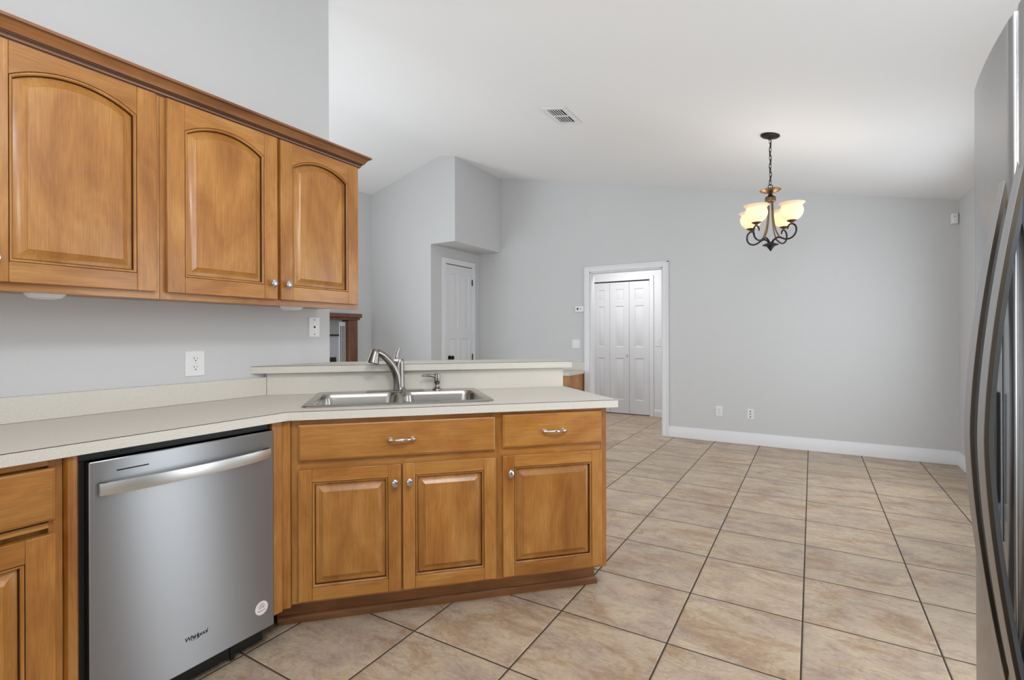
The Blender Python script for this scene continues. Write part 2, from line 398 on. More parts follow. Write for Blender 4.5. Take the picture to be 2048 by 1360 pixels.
# doorway casing and jambs
tr = MB()
cw, ct = .062, .018
tr.box(DX0 - cw, DX0, YB - ct, YB, 0, DZ + cw, TRIM); tr.box(DX1, DX1 + cw, YB - ct, YB, 0, DZ + cw, TRIM); tr.box(DX0, DX1, YB - ct, YB, DZ, DZ + cw, TRIM)
tr.box(DX0 - cw - .008, DX0 - cw + .01, YB - ct - .006, YB, 0, DZ + cw, TRIM); tr.box(DX1 + cw - .01, DX1 + cw + .008, YB - ct - .006, YB, 0, DZ + cw + .008, TRIM); tr.box(DX0 - cw - .008, DX1 + cw + .008, YB - ct - .006, YB, DZ + cw - .01, DZ + cw + .008, TRIM)
tr.box(DX0, DX0 + .015, YB - .004, YB + T + .004, 0, DZ, TRIM); tr.box(DX1 - .015, DX1, YB - .004, YB + T + .004, 0, DZ, TRIM); tr.box(DX0, DX1, YB - .004, YB + T + .004, DZ - .015, DZ, TRIM)
struct(tr, 'trim_1', bevel=.003)
tr = MB()                                      # casing of the closet
tr.box(-2.99 - .06, -2.99, HY - .018, HY, 0, 2.105, TRIM); tr.box(-2.075, -2.015, HY - .018, HY, 0, 2.105, TRIM); tr.box(-2.99, -2.075, HY - .018, HY, 2.045, 2.105, TRIM)
struct(tr, 'trim_2', bevel=.003)

# panelled door leaves -------------------------------------------------------------------------
def ring_rect(x0, x1, z0, z1, y): return [(x0, y, z0), (x1, y, z0), (x1, y, z1), (x0, y, z1)]
def panelled_leaf(mb, x0, x1, z0, z1, panels, mat, thick=.034, y=0.0):
    """front face at y facing -y, with sunk and raised panels; panels: (x0,x1,z0,z1)"""
    e = []
    for l in [[(x0, z0), (x1, z0), (x1, z1), (x0, z1)]] + [[(a, c), (b, c), (b, d), (a, d)] for a, b, c, d in panels]:
        vs = [mb.bm.verts.new((p[0], y, p[1])) for p in l]
        for k in range(4): e.append(mb.bm.edges.new((vs[k], vs[(k + 1) % 4])))
    r = bmesh.ops.triangle_fill(mb.bm, edges=e, use_beauty=True, use_dissolve=False, normal=(0, -1, 0))
    for f in r['geom']:
        if isinstance(f, bmesh.types.BMFace): f.material_index = mb.mi(mat)
    mb.rings([ring_rect(x0, x1, z0, z1, y), ring_rect(x0, x1, z0, z1, y + thick)], mat)
    for a, b, c, d in panels:
        mb.rings([ring_rect(a, b, c, d, y), ring_rect(a + .008, b - .008, c + .008, d - .008, y + .009), ring_rect(a + .016, b - .016, c + .016, d - .016, y + .009), ring_rect(a + .034, b - .034, c + .034, d - .034, y + .002)], mat)
    bmesh.ops.remove_doubles(mb.bm, verts=mb.bm.verts, dist=1e-5)
# alcove door (faces +x on the wall x = -4.244): local x -> +y world, local y -> -x
def door_root(name, loc, rot):
    o = bpy.data.objects.new(name, None); C.objects.link(o); o.location = loc; o.rotation_euler = (0, 0, rot); o['kind'] = 'structure'; return o
d1 = door_root('door_1', (-4.244, 5.61, 0), PI / 2)
mb = MB(); W_ = .30
pn = [(-W_ + .075, -.03, 1.56, 2.03), (.03, W_ - .075, 1.56, 2.03), (-W_ + .075, -.03, .30, .78 + .34), (.03, W_ - .075, .30, 1.12)]
pn = [(-W_ + .08, -.035, 1.32, 2.06), (.035, W_ - .08, 1.32, 2.06), (-W_ + .08, -.035, .25, 1.17), (.035, W_ - .08, .25, 1.17)]
panelled_leaf(mb, -W_, W_, .01, 2.18, pn, DOORW, .02, y=-.021)
mb.build('panel_leaf', d1)
mb = MB(); mb.box(-W_, W_, -.0195, -.001, 2.181, 2.187, DARKHOLE); mb.build('top_gap', d1)
mb = MB(); c_ = .075
mb.box(-W_ - c_, -W_ - .003, -.028, 0, 0, 2.19 + c_, TRIM); mb.box(W_ + .003, W_ + c_, -.028, 0, 0, 2.19 + c_, TRIM); mb.box(-W_ - .003, W_ + .003, -.028, 0, 2.19, 2.19 + c_, TRIM)
mb.build('casing', d1, bevel=.003)
for z in (1.93, .86):
    MB().box(W_ - .012, W_ + .006, -.034, -.0285, z, z + .09, DKMETAL).build('hinge', d1, bevel=.002)
mb = MB(); M_ = Matrix.Translation((-W_ + .07, -.021, .915)) @ Matrix.Rotation(PI / 2, 4, 'X')
mb.lathe([(.0, 0), (.03, 0), (.03, .006), (.011, .009), (.011, .035), (.026, .042), (.03, .055), (.022, .068), (.0, .07)], DKMETAL, 20, M_, cap=False)
mb.build('door_handle', d1)
# bifold closet door: three visible leaves (two pairs)
d2 = door_root('door_2', (-2.53, HY, 0), 0)
for k, (a, b) in enumerate(((-.455 + .004, -.172), (-.168, .136), (.140, .445))):
    mb = MB(); i_ = .085
    h = [(.22, .86), (1.03, 1.66), (1.74, 1.92)]
    panelled_leaf(mb, a, b, .012, 2.028, [(a + i_, b - i_, p, q) for p, q in h], DOORW, .03, y=.01)
    lf = mb.build('bifold_leaf', d2)
    if k == 1:
        mb = MB(); mb.lathe([(.0, 0), (.008, 0), (.008, .014), (.015, .018), (.016, .027), (.0, .03)], TRIM, 16, Matrix.Translation((b - .03, .01, .93)) @ Matrix.Rotation(PI / 2, 4, 'X'), cap=False)
        mb.build('knob', lf)
MB().box(-.455, .45, .02, .05, 2.03, 2.044, DARKHOLE).build('track', d2)
MB().box(-.455, .45, .06, .08, 0, 2.04, DARKHOLE).build('closet_backing', d2)

# ---------------------------------------------------------------- cabinet pieces (local: front faces -y)
def arc_pts(x0, x1, za, rise, n, d=0.0):
    if rise <= 0: return [(x1 - d + (x0 + d - x1 + d) * k / n, za - d) for k in range(n + 1)]
    w = (x1 - x0) / 2; Rr = (w * w + rise * rise) / (2 * rise); cx = (x0 + x1) / 2; cz = za + rise - Rr
    a, b = x1 - d, x0 + d
    return [(a + (b - a) * k / n, cz + math.sqrt(max((Rr - d) ** 2 - (a + (b - a) * k / n - cx) ** 2, 0))) for k in range(n + 1)]
def cab_door(parent, x0, x1, z0, z1, rise=0.0, sw=.062, y=-.021, th=.020):
    mb = MB(); xl, xr, zb = x0 + sw, x1 - sw, z0 + sw
    za = z1 - sw - rise + (.012 if rise else 0); n = 24
    mb.box(x0, xl - .0003, y, y + th, z0, z1, WOOD); mb.box(xr + .0003, x1, y, y + th, z0, z1, WOOD)
    mb.box(xl, xr, y, y + th, z0, zb, WOODX)
    mb.prism([(xl, z1)] + arc_pts(xl, xr, za, rise, n)[::-1] + [(xr, z1)], y, y + th, WOODX, 'Y')
    dr = mb.build('door', parent, bevel=.0018)
    mb = MB()
    def contour(d, yy):
        return [(xl + d, yy, zb + d), (xr - d, yy, zb + d)] + [(p[0], yy, p[1]) for p in arc_pts(xl, xr, za, rise, n, d)]
    lv = [(0.0, .003), (.0012, .0040), (.0018, .002), (.006, .0024), (.0095, .0065), (.0102, .0125), (.0118, .0158), (.0124, .0152), (.020, .0136), (.030, .0088), (.0400, .0024), (.0412, .0018), (.0424, .0002)]
    mats = [GLAZE, GLAZE, WOOD, WOOD, GLAZE, GLAZE, WOOD]
    mb.rings([contour(d, y + q) for d, q in lv], mats)
    mb.build('panel', dr, angle=25)
    return dr
def knob(parent, x, z, y=-.021):
    mb = MB(); M_ = Matrix.Translation((x, y, z)) @ Matrix.Rotation(PI / 2, 4, 'X') @ Matrix.Diagonal((.85, 1.12, 1, 1))
    mb.lathe([(.0, 0), (.008, 0), (.0065, .004), (.0055, .012), (.009, .016), (.0155, .019), (.0165, .0225), (.014, .026), (.007, .0285), (.0, .029)], NICKEL, 24, M_, cap=False)
    return mb.build('knob', parent, label='brushed nickel oval knob')
def pull(parent, x, z, y=-.021, w=.112):
    mb = MB(); pts, rad = [], []
    for k in range(25):
        t = -1 + 2 * k / 24; a = abs(t)
        pts.append((x + t * w / 2, y - .004 - .026 * math.cos(t * PI / 2) ** .6 if a < 1 else y - .004, z))
        rad.append(.0045 + .0035 * math.exp(-(t / .35) ** 2) + .004 * math.exp(-((a - .86) / .1) ** 2) - .0012 * math.exp(-((a - .62) / .08) ** 2))
    mb.tube(pts, rad, CHROME, 12)
    for s_ in (-1, 1):
        mb.lathe([(.0, 0), (.0085, 0), (.0085, .003), (.006, .005), (.006, .012), (.0, .013)], CHROME, 16, Matrix.Translation((x + s_ * w * .40, y, z)) @ Matrix.Rotation(PI / 2, 4, 'X'), cap=False)
    return mb.build('pull_handle', parent, label='chrome bow pull handle')
def drawer_front(parent, x0, x1, z0, z1, y=-.021, th=.020):
    mb = MB()
    L_ = [ring_rect(x0, x1, z0, z1, y + th), ring_rect(x0, x1, z0, z1, y + .006), ring_rect(x0 + .002, x1 - .002, z0 + .002, z1 - .002, y + .0035), ring_rect(x0 + .006, x1 - .006, z0 + .006, z1 - .006, y + .002), ring_rect(x0 + .0075, x1 - .0075, z0 + .0075, z1 - .0075, y)]
    mb.rings(L_, WOODX, cap0=True)
    return mb.build('drawer', parent, angle=20)
def face_frame(parent, x0, x1, z0, z1, stiles, rails, th=.02):
    mb = MB()
    for a, b in stiles: mb.box(a, b, 0, th, z0, z1, WOOD)
    st = sorted(stiles)
    for (a, b) in rails:
        for i in range(len(st) - 1): mb.box(st[i][1], st[i + 1][0], .0004, th, a, b, WOODX)
    return mb.build('face_frame', parent)
def carcass(parent, x0, x1, y0, y1, z0, z1):
    return MB().box(x0, x1, y0, y1, z0, z1, WOOD).build('body', parent)

# ---------------------------------------------------------------- upper cabinets (local x -> +y, local y -> -x)
XF = -2.079                                   # face frame front plane of the wall cabinets
def upper(name, label, yc, half, doors, knobs, stiles):
    t = thing(name, label, 'wall cabinet', (XF, yc, 1.355), PI / 2, 'maple wall cabinets')
    z0, z1 = 0, .785
    carcass(t, -half, half, .0205, XF - XW - .001, z0 + .012, z1)
    face_frame(t, -half, half, z0, z1, stiles, [(z0, z0 + .04), (z1 - .05, z1)])
    for i, (a, b) in enumerate(doors):
        d = cab_door(t, a - yc, b - yc, .025, .75, rise=.052)
        for kx in knobs:
            if a <= kx <= b: knob(d, kx - yc, .095)
    return t
upper('upper_cabinet', 'double-door maple wall cabinet at the left, cut by the photo edge', .4475, .4705,
      [(-.006, .438), (.445, .901)], [.472], [(-.4705, -.43), (-.02, .008), (.4437, .4705)])
upper('upper_cabinet', 'maple wall cabinet with two arched doors, at the right end of the run', 1.393, .4735,
      [(.936, 1.384), (1.400, 1.846)], [1.356, 1.428], [(-.4735, -.435), (-.016, .016), (.447, .4735)])
# crown moulding, swept along the front and mitred round the right end
prof = [(0, 2.110), (.006, 2.110), (.0065, 2.114), (.011, 2.115), (.0125, 2.120), (.0128, 2.126), (.018, 2.127), (.0185, 2.1305), (.0235, 2.1315), (.027, 2.138), (.035, 2.150), (.0435, 2.157), (.046, 2.1575), (.0465, 2.160), (.051, 2.161), (.0515, 2.170), (0, 2.170)]
mb = MB()
XCF, YCE = XF, 1.8665
def crown_loop(fn): return [fn(p, z) for p, z in prof]
secs = [crown_loop(lambda p, z: (XCF + p + .0006, -.03, z)), crown_loop(lambda p, z: (XCF + p + .0006, YCE + p + .0006, z)), crown_loop(lambda p, z: (XW + .001, YCE + p + .0006, z))]
mb.rings(secs, WDARKY, cap0=True, cap1=True)
# dark glaze lines run in the coves of the profile
for f in mb.bm.faces:
    zs = sorted({round(v.co.z, 4) for v in f.verts})
    if len(zs) == 2 and zs in ([2.12, 2.126], [2.127, 2.1305], [2.11, 2.114], [2.1575, 2.16]): f.material_index = mb.mi(GLAZE)
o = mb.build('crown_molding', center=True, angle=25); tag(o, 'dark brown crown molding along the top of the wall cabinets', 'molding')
# under-cabinet fixtures
def puck(y, label):
    t = thing('under_cabinet_light', label, 'light', (-2.166, y, 1.3665), PI / 2, 'under cabinet puck lights')
    MB().lathe([(0, 0), (.052, 0), (.052, -.012), (.040, -.024), (.0, -.024)], PLATE, 28, cap=False).build('housing', t)
    mb = MB(); mb.lathe([(0, -.0245), (.030, -.0245), (.028, -.0265), (0, -.027)], PLATE, 24, cap=False); mb.build('lens', t)
puck(.62, 'white puck light under the left wall cabinet')
puck(1.53, 'white puck light under the right wall cabinet, above the phone plate')

# ---------------------------------------------------------------- left run of base cabinets (local x -> +y, y -> -x)
XB = -1.817
t = thing('base_cabinet', 'maple base cabinet left of the dishwasher, cut by the photo edge', 'base cabinet', (XB, .25, 0), PI / 2, 'maple base cabinets')
x0, x1 = -.40, .305
carcass(t, x0, x1, .0205, .57, .10, .8765)
face_frame(t, x0, x1, .115, .8765, [(x0, x0 + .04), (.275, x1)], [(.115, .15), (.685, .70), (.858, .8765)])
d = drawer_front(t, -.36, .286, .708, .853); pull(d, -.035, .782)
d = cab_door(t, -.36, .284, .14, .672); knob(d, -.33, .60)
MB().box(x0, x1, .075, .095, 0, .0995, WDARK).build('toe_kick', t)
o = MB().prism([(XB - .02, .557), (XB - .02, .59), (XB + .004, .59), (XB + .014, .584), (XB + .017, .573), (XB + .014, .563), (XB + .004, .557)], .1, .8765, WOOD, 'Z').build('filler_strip', center=True)
tag(o, 'rounded maple filler strip between left base cabinet and dishwasher', 'cabinet trim')
o = MB().box(XB - .02, XB + .006, 1.192, 1.234, .118, .8765, WOOD).build('filler_strip', center=True, bevel=.002)
tag(o, 'narrow maple filler strip right of the dishwasher', 'cabinet trim')
# corner post between the two runs
px, py = UV(-.397, 2.172)
t_ = MB()
t_.prism(uvpoly([(-.411, 2.162), (-.381, 2.165), (-.3795, 2.172), (-.3795, 2.195), (-.411, 2.195)]), .122, .8765, WOOD, 'Z')
o = t_.build('corner_post', center=True); tag(o, 'maple corner post where the two cabinet runs meet', 'cabinet trim')

# dishwasher
t = thing('dishwasher', 'stainless steel dishwasher with curved bar handle', 'dishwasher', (XB, .8975, 0), PI / 2)
hw_ = .2895
mb = MB(); mb.box(-hw_, hw_, -.022, .03, .096, .850, STEEL); dw = mb.build('door', t, bevel=.003)
MB().box(-hw_ + .004, hw_ - .004, .031, .55, .09, .848, BLACK).build('tub', t)
mb = MB(); mb.box(-hw_ - .012, hw_ + .002, .012, .03, .8505, .8765, BLACK)
for a, z in ((-.20, .862), (-.24, .856), (.15, .864)): mb.box(a, a + .035, .0105, .012, z, z + .003, RUBBER)
mb.box(-hw_ - .016, -hw_ - .001, .006, .03, .1, .85, BLACK)
mb.build('dark_gap_strips', t)  # dark gaps above and left of the door drawn as black strips
mb = MB(); mb.box(-hw_, hw_, .055, .075, .012, .094, BLACK); mb.box(.16, .175, .05, .056, .0, .07, RUBBER); mb.build('kick_plate', t)
mb = MB(); nb = 28; sec = []
for k in range(nb + 1):
    s_ = -1 + 2 * k / nb; x = .001 + s_ * .2685; bow = -.024 - .034 * (1 - s_ * s_) ** .8
    sec.append([(x, bow - .010, .7485), (x, bow - .013, .767), (x, bow - .010, .7855), (x, bow, .7855), (x, bow, .7485)])
mb.rings(sec, STEELH, cap0=True, cap1=True)
for s_ in (-1, 1): mb.box(s_ * .26 - .006, s_ * .26 + .006, -.030, -.021, .752, .782, BLACK)
mb.build('handle', t, label='bright curved steel bar handle')
MB().box(-.2215, -.1365, -.0228, -.0215, .811, .8145, DARKHOLE).build('vent_slot', dw)
mb = MB(); mb.lathe([(0, 0), (.0255, 0), (.0255, .0006), (0, .0006)], PLATE, 32, Matrix.Translation((.2375, -.0221, .183)) @ Matrix.Rotation(PI / 2, 4, 'X'), cap=False)
rnd = random.Random(4)
for zz, wd in ((.197, .018), (.190, .026), (.183, .024), (.172, .030)):
    x = .2375 - wd / 2
    while x < .2375 + wd / 2:
        l = rnd.uniform(.0018, .004); h = rnd.uniform(.0016, .0028)
        mb.box(x, x + l, -.02285, -.0226, zz, zz + h, BLACK); x += l + .0008
mb.build('energy_sticker', dw, label='round white sticker with lines of small dark print')
# maker's lettering
cu = bpy.data.curves.new('lettering', 'FONT'); cu.body = 'Whirlpool'; cu.size = .0205; cu.shear = .18; cu.extrude = .0004; cu.align_x = 'CENTER'; cu.space_character = .86
tmp = bpy.data.objects.new('lettering', cu); C.objects.link(tmp)
bpy.context.view_layer.update()
me = bpy.data.meshes.new_from_object(tmp.evaluated_get(bpy.context.evaluated_depsgraph_get()))
bpy.data.objects.remove(tmp); me.materials.clear(); me.materials.append(BLACK)
lo = bpy.data.objects.new('lettering', me); C.objects.link(lo); lo.parent = dw; lo.location = (.003, -.0226, .193); lo.rotation_euler = (PI / 2, 0, 0)
lo['label'] = 'dark maker lettering on the lower dishwasher door'
mb = MB(); pts = [(-.014 + .03 * k / 14, -.0226, .1915 - .0035 * math.sin(PI * k / 14)) for k in range(15)]
mb.tube(pts, .0006, BLACK, 6); mb.build('lettering_swirl', dw)
# ---------------------------------------------------------------- peninsula cabinets (local x = u, local y = v)
VF = 2.176
def pen(name, label, uc):
    x, y = UV(uc, VF); return thing(name, label, 'base cabinet', (x, y, 0), PI / 4, 'maple base cabinets')
uc = .05; t = pen('base_cabinet', 'maple sink base cabinet with one wide drawer front and two doors', uc)
a, b = -.378 - uc, .478 - uc
mb = MB(); z0, z1 = .129, .8765
mb.box(a, b, .55, .57, z0, z1, WOOD); mb.box(a, b, .0205, .57, z0, z0 + .02, WOOD); mb.box(a, a + .016, .0205, .55, z0, z1, WOOD); mb.box(b - .016, b, .0205, .55, z0, z1, WOOD)
mb.build('body', t)
face_frame(t, a, b, z0, z1, [(a, -.345 - uc), (.045 - uc, .072 - uc), (.455 - uc, b)], [(z0, .16), (.668, .716), (.85, z1)])
d = drawer_front(t, -.3485 - uc, .4605 - uc, .709, .856); pull(d, .057 - uc, .7805)
d = cab_door(t, -.3495 - uc, .0530 - uc, .1435, .6735, sw=.052); knob(d, .0290 - uc, .5995)
d = cab_door(t, .0615 - uc, .4618 - uc, .1435, .6755, sw=.052); knob(d, .0880 - uc, .5995)
uc = .738; t = pen('base_cabinet', 'maple base cabinet with one drawer and one door at the peninsula end', uc)
a, b = .4784 - uc, .998 - uc
mb = MB(); mb.box(a, b, .0205, .57, z0, z1, WOOD); mb.build('body', t)
face_frame(t, a, b, z0, z1, [(a, .498 - uc), (.967 - uc, b)], [(z0, .16), (.672, .722), (.855, z1)])
d = drawer_front(t, .4945 - uc, .9685 - uc, .7155, .8625); pull(d, .732 - uc, .7835)
d = cab_door(t, .4945 - uc, .9685 - uc, .1435, .6800, sw=.052); knob(d, .5265 - uc, .6045)
# toe kick with shoe moulding, wraps the free end
tk = thing('toe_kick_board', 'dark maple toe kick board under the peninsula cabinets', 'cabinet trim', (*UV(.28, 2.29), 0), PI / 4)
lu, lv = .28, 2.29
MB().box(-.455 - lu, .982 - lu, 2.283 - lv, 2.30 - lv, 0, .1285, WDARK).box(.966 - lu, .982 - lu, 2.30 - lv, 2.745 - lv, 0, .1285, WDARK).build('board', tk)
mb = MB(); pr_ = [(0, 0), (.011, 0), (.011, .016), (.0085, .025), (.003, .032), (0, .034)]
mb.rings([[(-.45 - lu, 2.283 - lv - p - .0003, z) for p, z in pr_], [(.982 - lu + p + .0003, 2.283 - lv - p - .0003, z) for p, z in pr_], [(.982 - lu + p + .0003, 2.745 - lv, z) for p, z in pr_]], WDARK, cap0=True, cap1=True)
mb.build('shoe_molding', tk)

# ---------------------------------------------------------------- worktop
CF = -1.787; VC = 2.141; UE = 1.041
inner = (CF, VC / S2 + CF)
wall_y = 2.7935 / S2 + XW
def rrect(u0, u1, v0, v1, r, n=6):
    p = []
    for cx, cy, a0 in ((u1 - r, v0 + r, -90), (u1 - r, v1 - r, 0), (u0 + r, v1 - r, 90), (u0 + r, v0 + r, 180)):
        for k in range(n + 1): a = R(a0 + 90 * k / n); p.append((cx + r * math.cos(a), cy + r * math.sin(a)))
    return p
SU0, SU1, SV0, SV1 = -.352, .476, 2.226, 2.772
outer = [(XW + .001, -1.0), (CF, -1.0), inner, UV(UE, VC), UV(1.008, 2.7935), (XW + .001, wall_y)]
hole = [UV(*p) for p in rrect(SU0 + .02, SU1 - .02, SV0 + .02, SV1 - .02, .03)]
ct_ = MB().plate(outer, [hole], .8785, .914, LAMH, LAMV).build('countertop')
tag(ct_, 'beige speckled laminate countertop that bends at the sink', 'countertop')
# laminated front edge with the dark seam line
eb = MB(); path = [(CF, -1.0), inner, UV(UE, VC), UV(1.008, 2.7935)]
def offs(d):
    out = []
    for i, p in enumerate(path):
        ns = []
        for j in (i - 1, i):
            if 0 <= j < len(path) - 1:
                q = Vector(path[j + 1]) - Vector(path[j]); q.normalize(); ns.append(Vector((q.y, -q.x)))
        n_ = sum(ns, Vector((0, 0))); n_ = n_ / (n_.length_squared) * len(ns) if len(ns) > 1 else n_
        if len(ns) > 1: n_ = (ns[0] + ns[1]) / (1 + ns[0].dot(ns[1]))
        out.append(Vector(p) + n_ * d)
    return out
def strip(mb, d0, d1, z0, z1, mat):
    A, B = offs(d0), offs(d1)
    mb.rings([[(A[i].x, A[i].y, z0), (B[i].x, B[i].y, z0), (B[i].x, B[i].y, z1), (A[i].x, A[i].y, z1)] for i in range(len(path))], mat, cap0=True, cap1=True)
SEAM = simple('laminate_seam', (62, 52, 42), .6)
strip(eb, .0002, .0016, .8785, .9115, LAMV); eb.build('edge_band', ct_)
eb = MB(); strip(eb, .0002, .0010, .9118, .9136, SEAM); eb.build('edge_seam', ct_, label='thin dark seam along the front edge')
bs = MB(); bsy = 2.774 / S2 - 2.384
bs.box(XW + .001, -2.384, -1.0, bsy, .9145, 1.006, LAMV); bs.build('backsplash', ct_, bevel=.0015)
bs = MB(); bs.prism([(XW + .001, bsy + .022), (-2.3835, bsy + .001), UV(1.0, 2.774), UV(1.0, 2.7935), (XW + .001, 2.7935 / S2 + XW)], .9145, 1.0255, LAMV, 'Z'); bs.build('backsplash', ct_)
# raised bar
bar = [(XW + .001, 2.738 / S2 + XW), UV(1.040, 2.738), UV(1.050, 3.05), UV(1.030, 3.07), (XW + .001, 3.07 / S2 + XW)]
bt = MB().prism(bar, 1.0275, 1.0635, LAMH, 'Z'); bt.bm.normal_update()
for f in bt.bm.faces:
    if abs(f.normal.z) < .5: f.material_index = bt.mi(LAMV)
o = bt.build('bar_top', center=True); tag(o, 'raised beige laminate bar top behind the sink', 'bar counter')
bl = o.location
path = [(bar[0][0] - bl.x, bar[0][1] - bl.y), (bar[1][0] - bl.x, bar[1][1] - bl.y), (bar[2][0] - bl.x, bar[2][1] - bl.y)]
eb = MB(); strip(eb, .0002, .0014, 0, .0335, LAMV); eb.build('edge_band', o)
eb = MB(); strip(eb, .0002, .0009, .0338, .0356, SEAM); eb.build('edge_seam', o, label='thin dark seam along the bar edge')

# ---------------------------------------------------------------- sink
SUC, SVC = .062, 2.50
sk = thing('sink', 'stainless steel double-bowl drop-in sink in the countertop', 'sink', (*UV(SUC, SVC), .914), PI / 4)
def sl(l): return [(p[0] - SUC, p[1] - SVC) for p in l]
bowls = [(SU0 + .035, SUC - .014, SV0 + .036, SV1 - .105), (SUC + .014, SU1 - .035, SV0 + .036, SV1 - .105)]
mb = MB()
mb.plate(sl(rrect(SU0 + .004, SU1 - .004, SV0 + .004, SV1 - .004, .03)), [sl(rrect(*b_, .045)) for b_ in bowls], .0012, .0075, SINKM, both=False)
o1, o2 = sl(rrect(SU0, SU1, SV0, SV1, .034)), sl(rrect(SU0 + .004, SU1 - .004, SV0 + .004, SV1 - .004, .03))
mb.rings([[(p[0], p[1], .0008) for p in o1], [(p[0], p[1], .0045) for p in o1], [(p[0], p[1], .0075) for p in o2]], SINKM, cap1=False)
mb.build('rim', sk, angle=50)
mb = MB(); rk = sl(rrect(SUC - .17, SUC + .13, SV1 - .088, SV1 - .012, .012)); rk2 = sl(rrect(SUC - .166, SUC + .126, SV1 - .084, SV1 - .016, .010))
mb.rings([[(p[0], p[1], .0077) for p in rk], [(p[0], p[1], .010) for p in rk], [(p[0], p[1], .012) for p in rk2]], SINKM); mb.build('deck_plate', sk)
for b_ in bowls:
    u0_, u1_, v0_, v1_ = b_; lp = []
    for ins, z, rr in ((0, .0076, .045), (.002, .005, .046), (.006, -.012, .05), (.010, -.10, .06), (.018, -.145, .06), (.04, -.165, .05), (.09, -.17, .03)):
        lp.append([(p[0], p[1], z) for p in sl(rrect(u0_ + ins, u1_ - ins, v0_ + ins, v1_ - ins, rr))])
    mb = MB(); mb.rings(lp, SINKM); bw = mb.build('bowl', sk, angle=60)
    mb = MB(); M_ = Matrix.Translation(((u0_ + u1_) / 2 - SUC, (v0_ + v1_) / 2 - SVC, -.169)); mb.lathe([(.0, .001), (.03, .001), (.036, .003), (.042, .001), (.043, 0)], CHROME, 28, M_, cap=False); mb.build('drain', bw)
# faucet
fc = thing('faucet', 'brushed nickel pull-out kitchen faucet with top lever', 'faucet', (*UV(.064, 2.704), .926), PI / 4)
mb = MB(); mb.lathe([(0, 0), (.031, 0), (.031, .004), (.026, .010), (.0235, .03), (.0225, .09), (.0215, .135), (.0215, .158), (.018, .166), (0, .168)], FAUCETM, 32, cap=False); mb.build('body', fc)
dirv = Vector((-.90, -.436, 0))
def fp(d, z): return (dirv.x * d, dirv.y * d, z)
ctrl = [(.012, .006), (.014, .045), (.021, .085), (.037, .122), (.062, .158), (.094, .188), (.126, .205)]
def smooth_path(c, n=5):
    P = [Vector((p[0], p[1], p[2]) if len(p) == 3 else (p[0], p[1], 0)) for p in c]; out = []
    for i in range(len(P) - 1):
        p0, p1, p2, p3 = P[max(i - 1, 0)], P[i], P[i + 1], P[min(i + 2, len(P) - 1)]
        for k in range(n):
            t_ = k / n
            out.append(.5 * (2 * p1 + (p2 - p0) * t_ + (2 * p0 - 5 * p1 + 4 * p2 - p3) * t_ ** 2 + (3 * p1 - p0 - 3 * p2 + p3) * t_ ** 3))
    out.append(P[-1]); return out
sp = smooth_path([fp(*c) for c in ctrl])
mb = MB(); n_ = len(sp); mb.tube(sp, [.0240 - .0070 * (k / (n_ - 1)) for k in range(n_)], FAUCETM, 20); mb.build('spout', fc)
a_ = Vector(fp(.136, .209)); b2 = Vector(fp(.150, .150)); ax = (b2 - a_).normalized()
M_ = Matrix.Translation(a_) @ ax.to_track_quat('Z', 'Y').to_matrix().to_4x4()
mb = MB(); mb.lathe([(0, -.012), (.012, -.011), (.0185, -.004), (.0205, .008), (.0275, .050), (.0290, .060), (.026, .061), (.0, .058)], FAUCETM, 28, M_, cap=False); hd = mb.build('spray_head', fc)
mb = MB(); mb.lathe([(0, .0605), (.024, .0612), (.023, .0630), (0, .0625)], BLACK, 24, M_, cap=False); mb.build('spray_face', hd)
mb = MB(); lev = smooth_path([(-.016, -.006, .150), (-.017, -.006, .170), (-.013, -.004, .19), (-.008, -.002, .21), (-.004, 0, .226)])
mb.tube(lev, [(.0115 - .003 * k / (len(lev) - 1), .011 - .003 * k / (len(lev) - 1)) for k in range(len(lev))], FAUCETM, 14)
mb.lathe([(0, -.012), (.013, -.012), (.013, .012), (0, .012)], CHROME, 20, Matrix.Translation((-.018, -.006, .158)) @ Matrix.Rotation(PI / 2, 4, 'Y'), cap=False); mb.build('lever_handle', fc)
# soap dispenser
sd = thing('soap_dispenser', 'small brushed nickel soap dispenser right of the faucet', 'soap dispenser', (*UV(.262, 2.735), .9216), PI / 4)
mb = MB(); mb.lathe([(0, 0), (.027, 0), (.026, .004), (.016, .010), (.010, .018), (.009, .028), (.013, .032), (.0155, .036), (.017, .05), (.0155, .078), (.0145, .086), (0, .088)], FAUCETM, 28, cap=False); mb.build('body', sd)
mb = MB(); nz = smooth_path([(-.010, -.003, .072), (-.035, -.012, .077), (-.06, -.02, .080), (-.078, -.027, .079), (-.082, -.029, .075)]); mb.tube(nz, [.0078 - .003 * k / (len(nz) - 1) for k in range(len(nz))], FAUCETM, 14); mb.build('nozzle', sd)

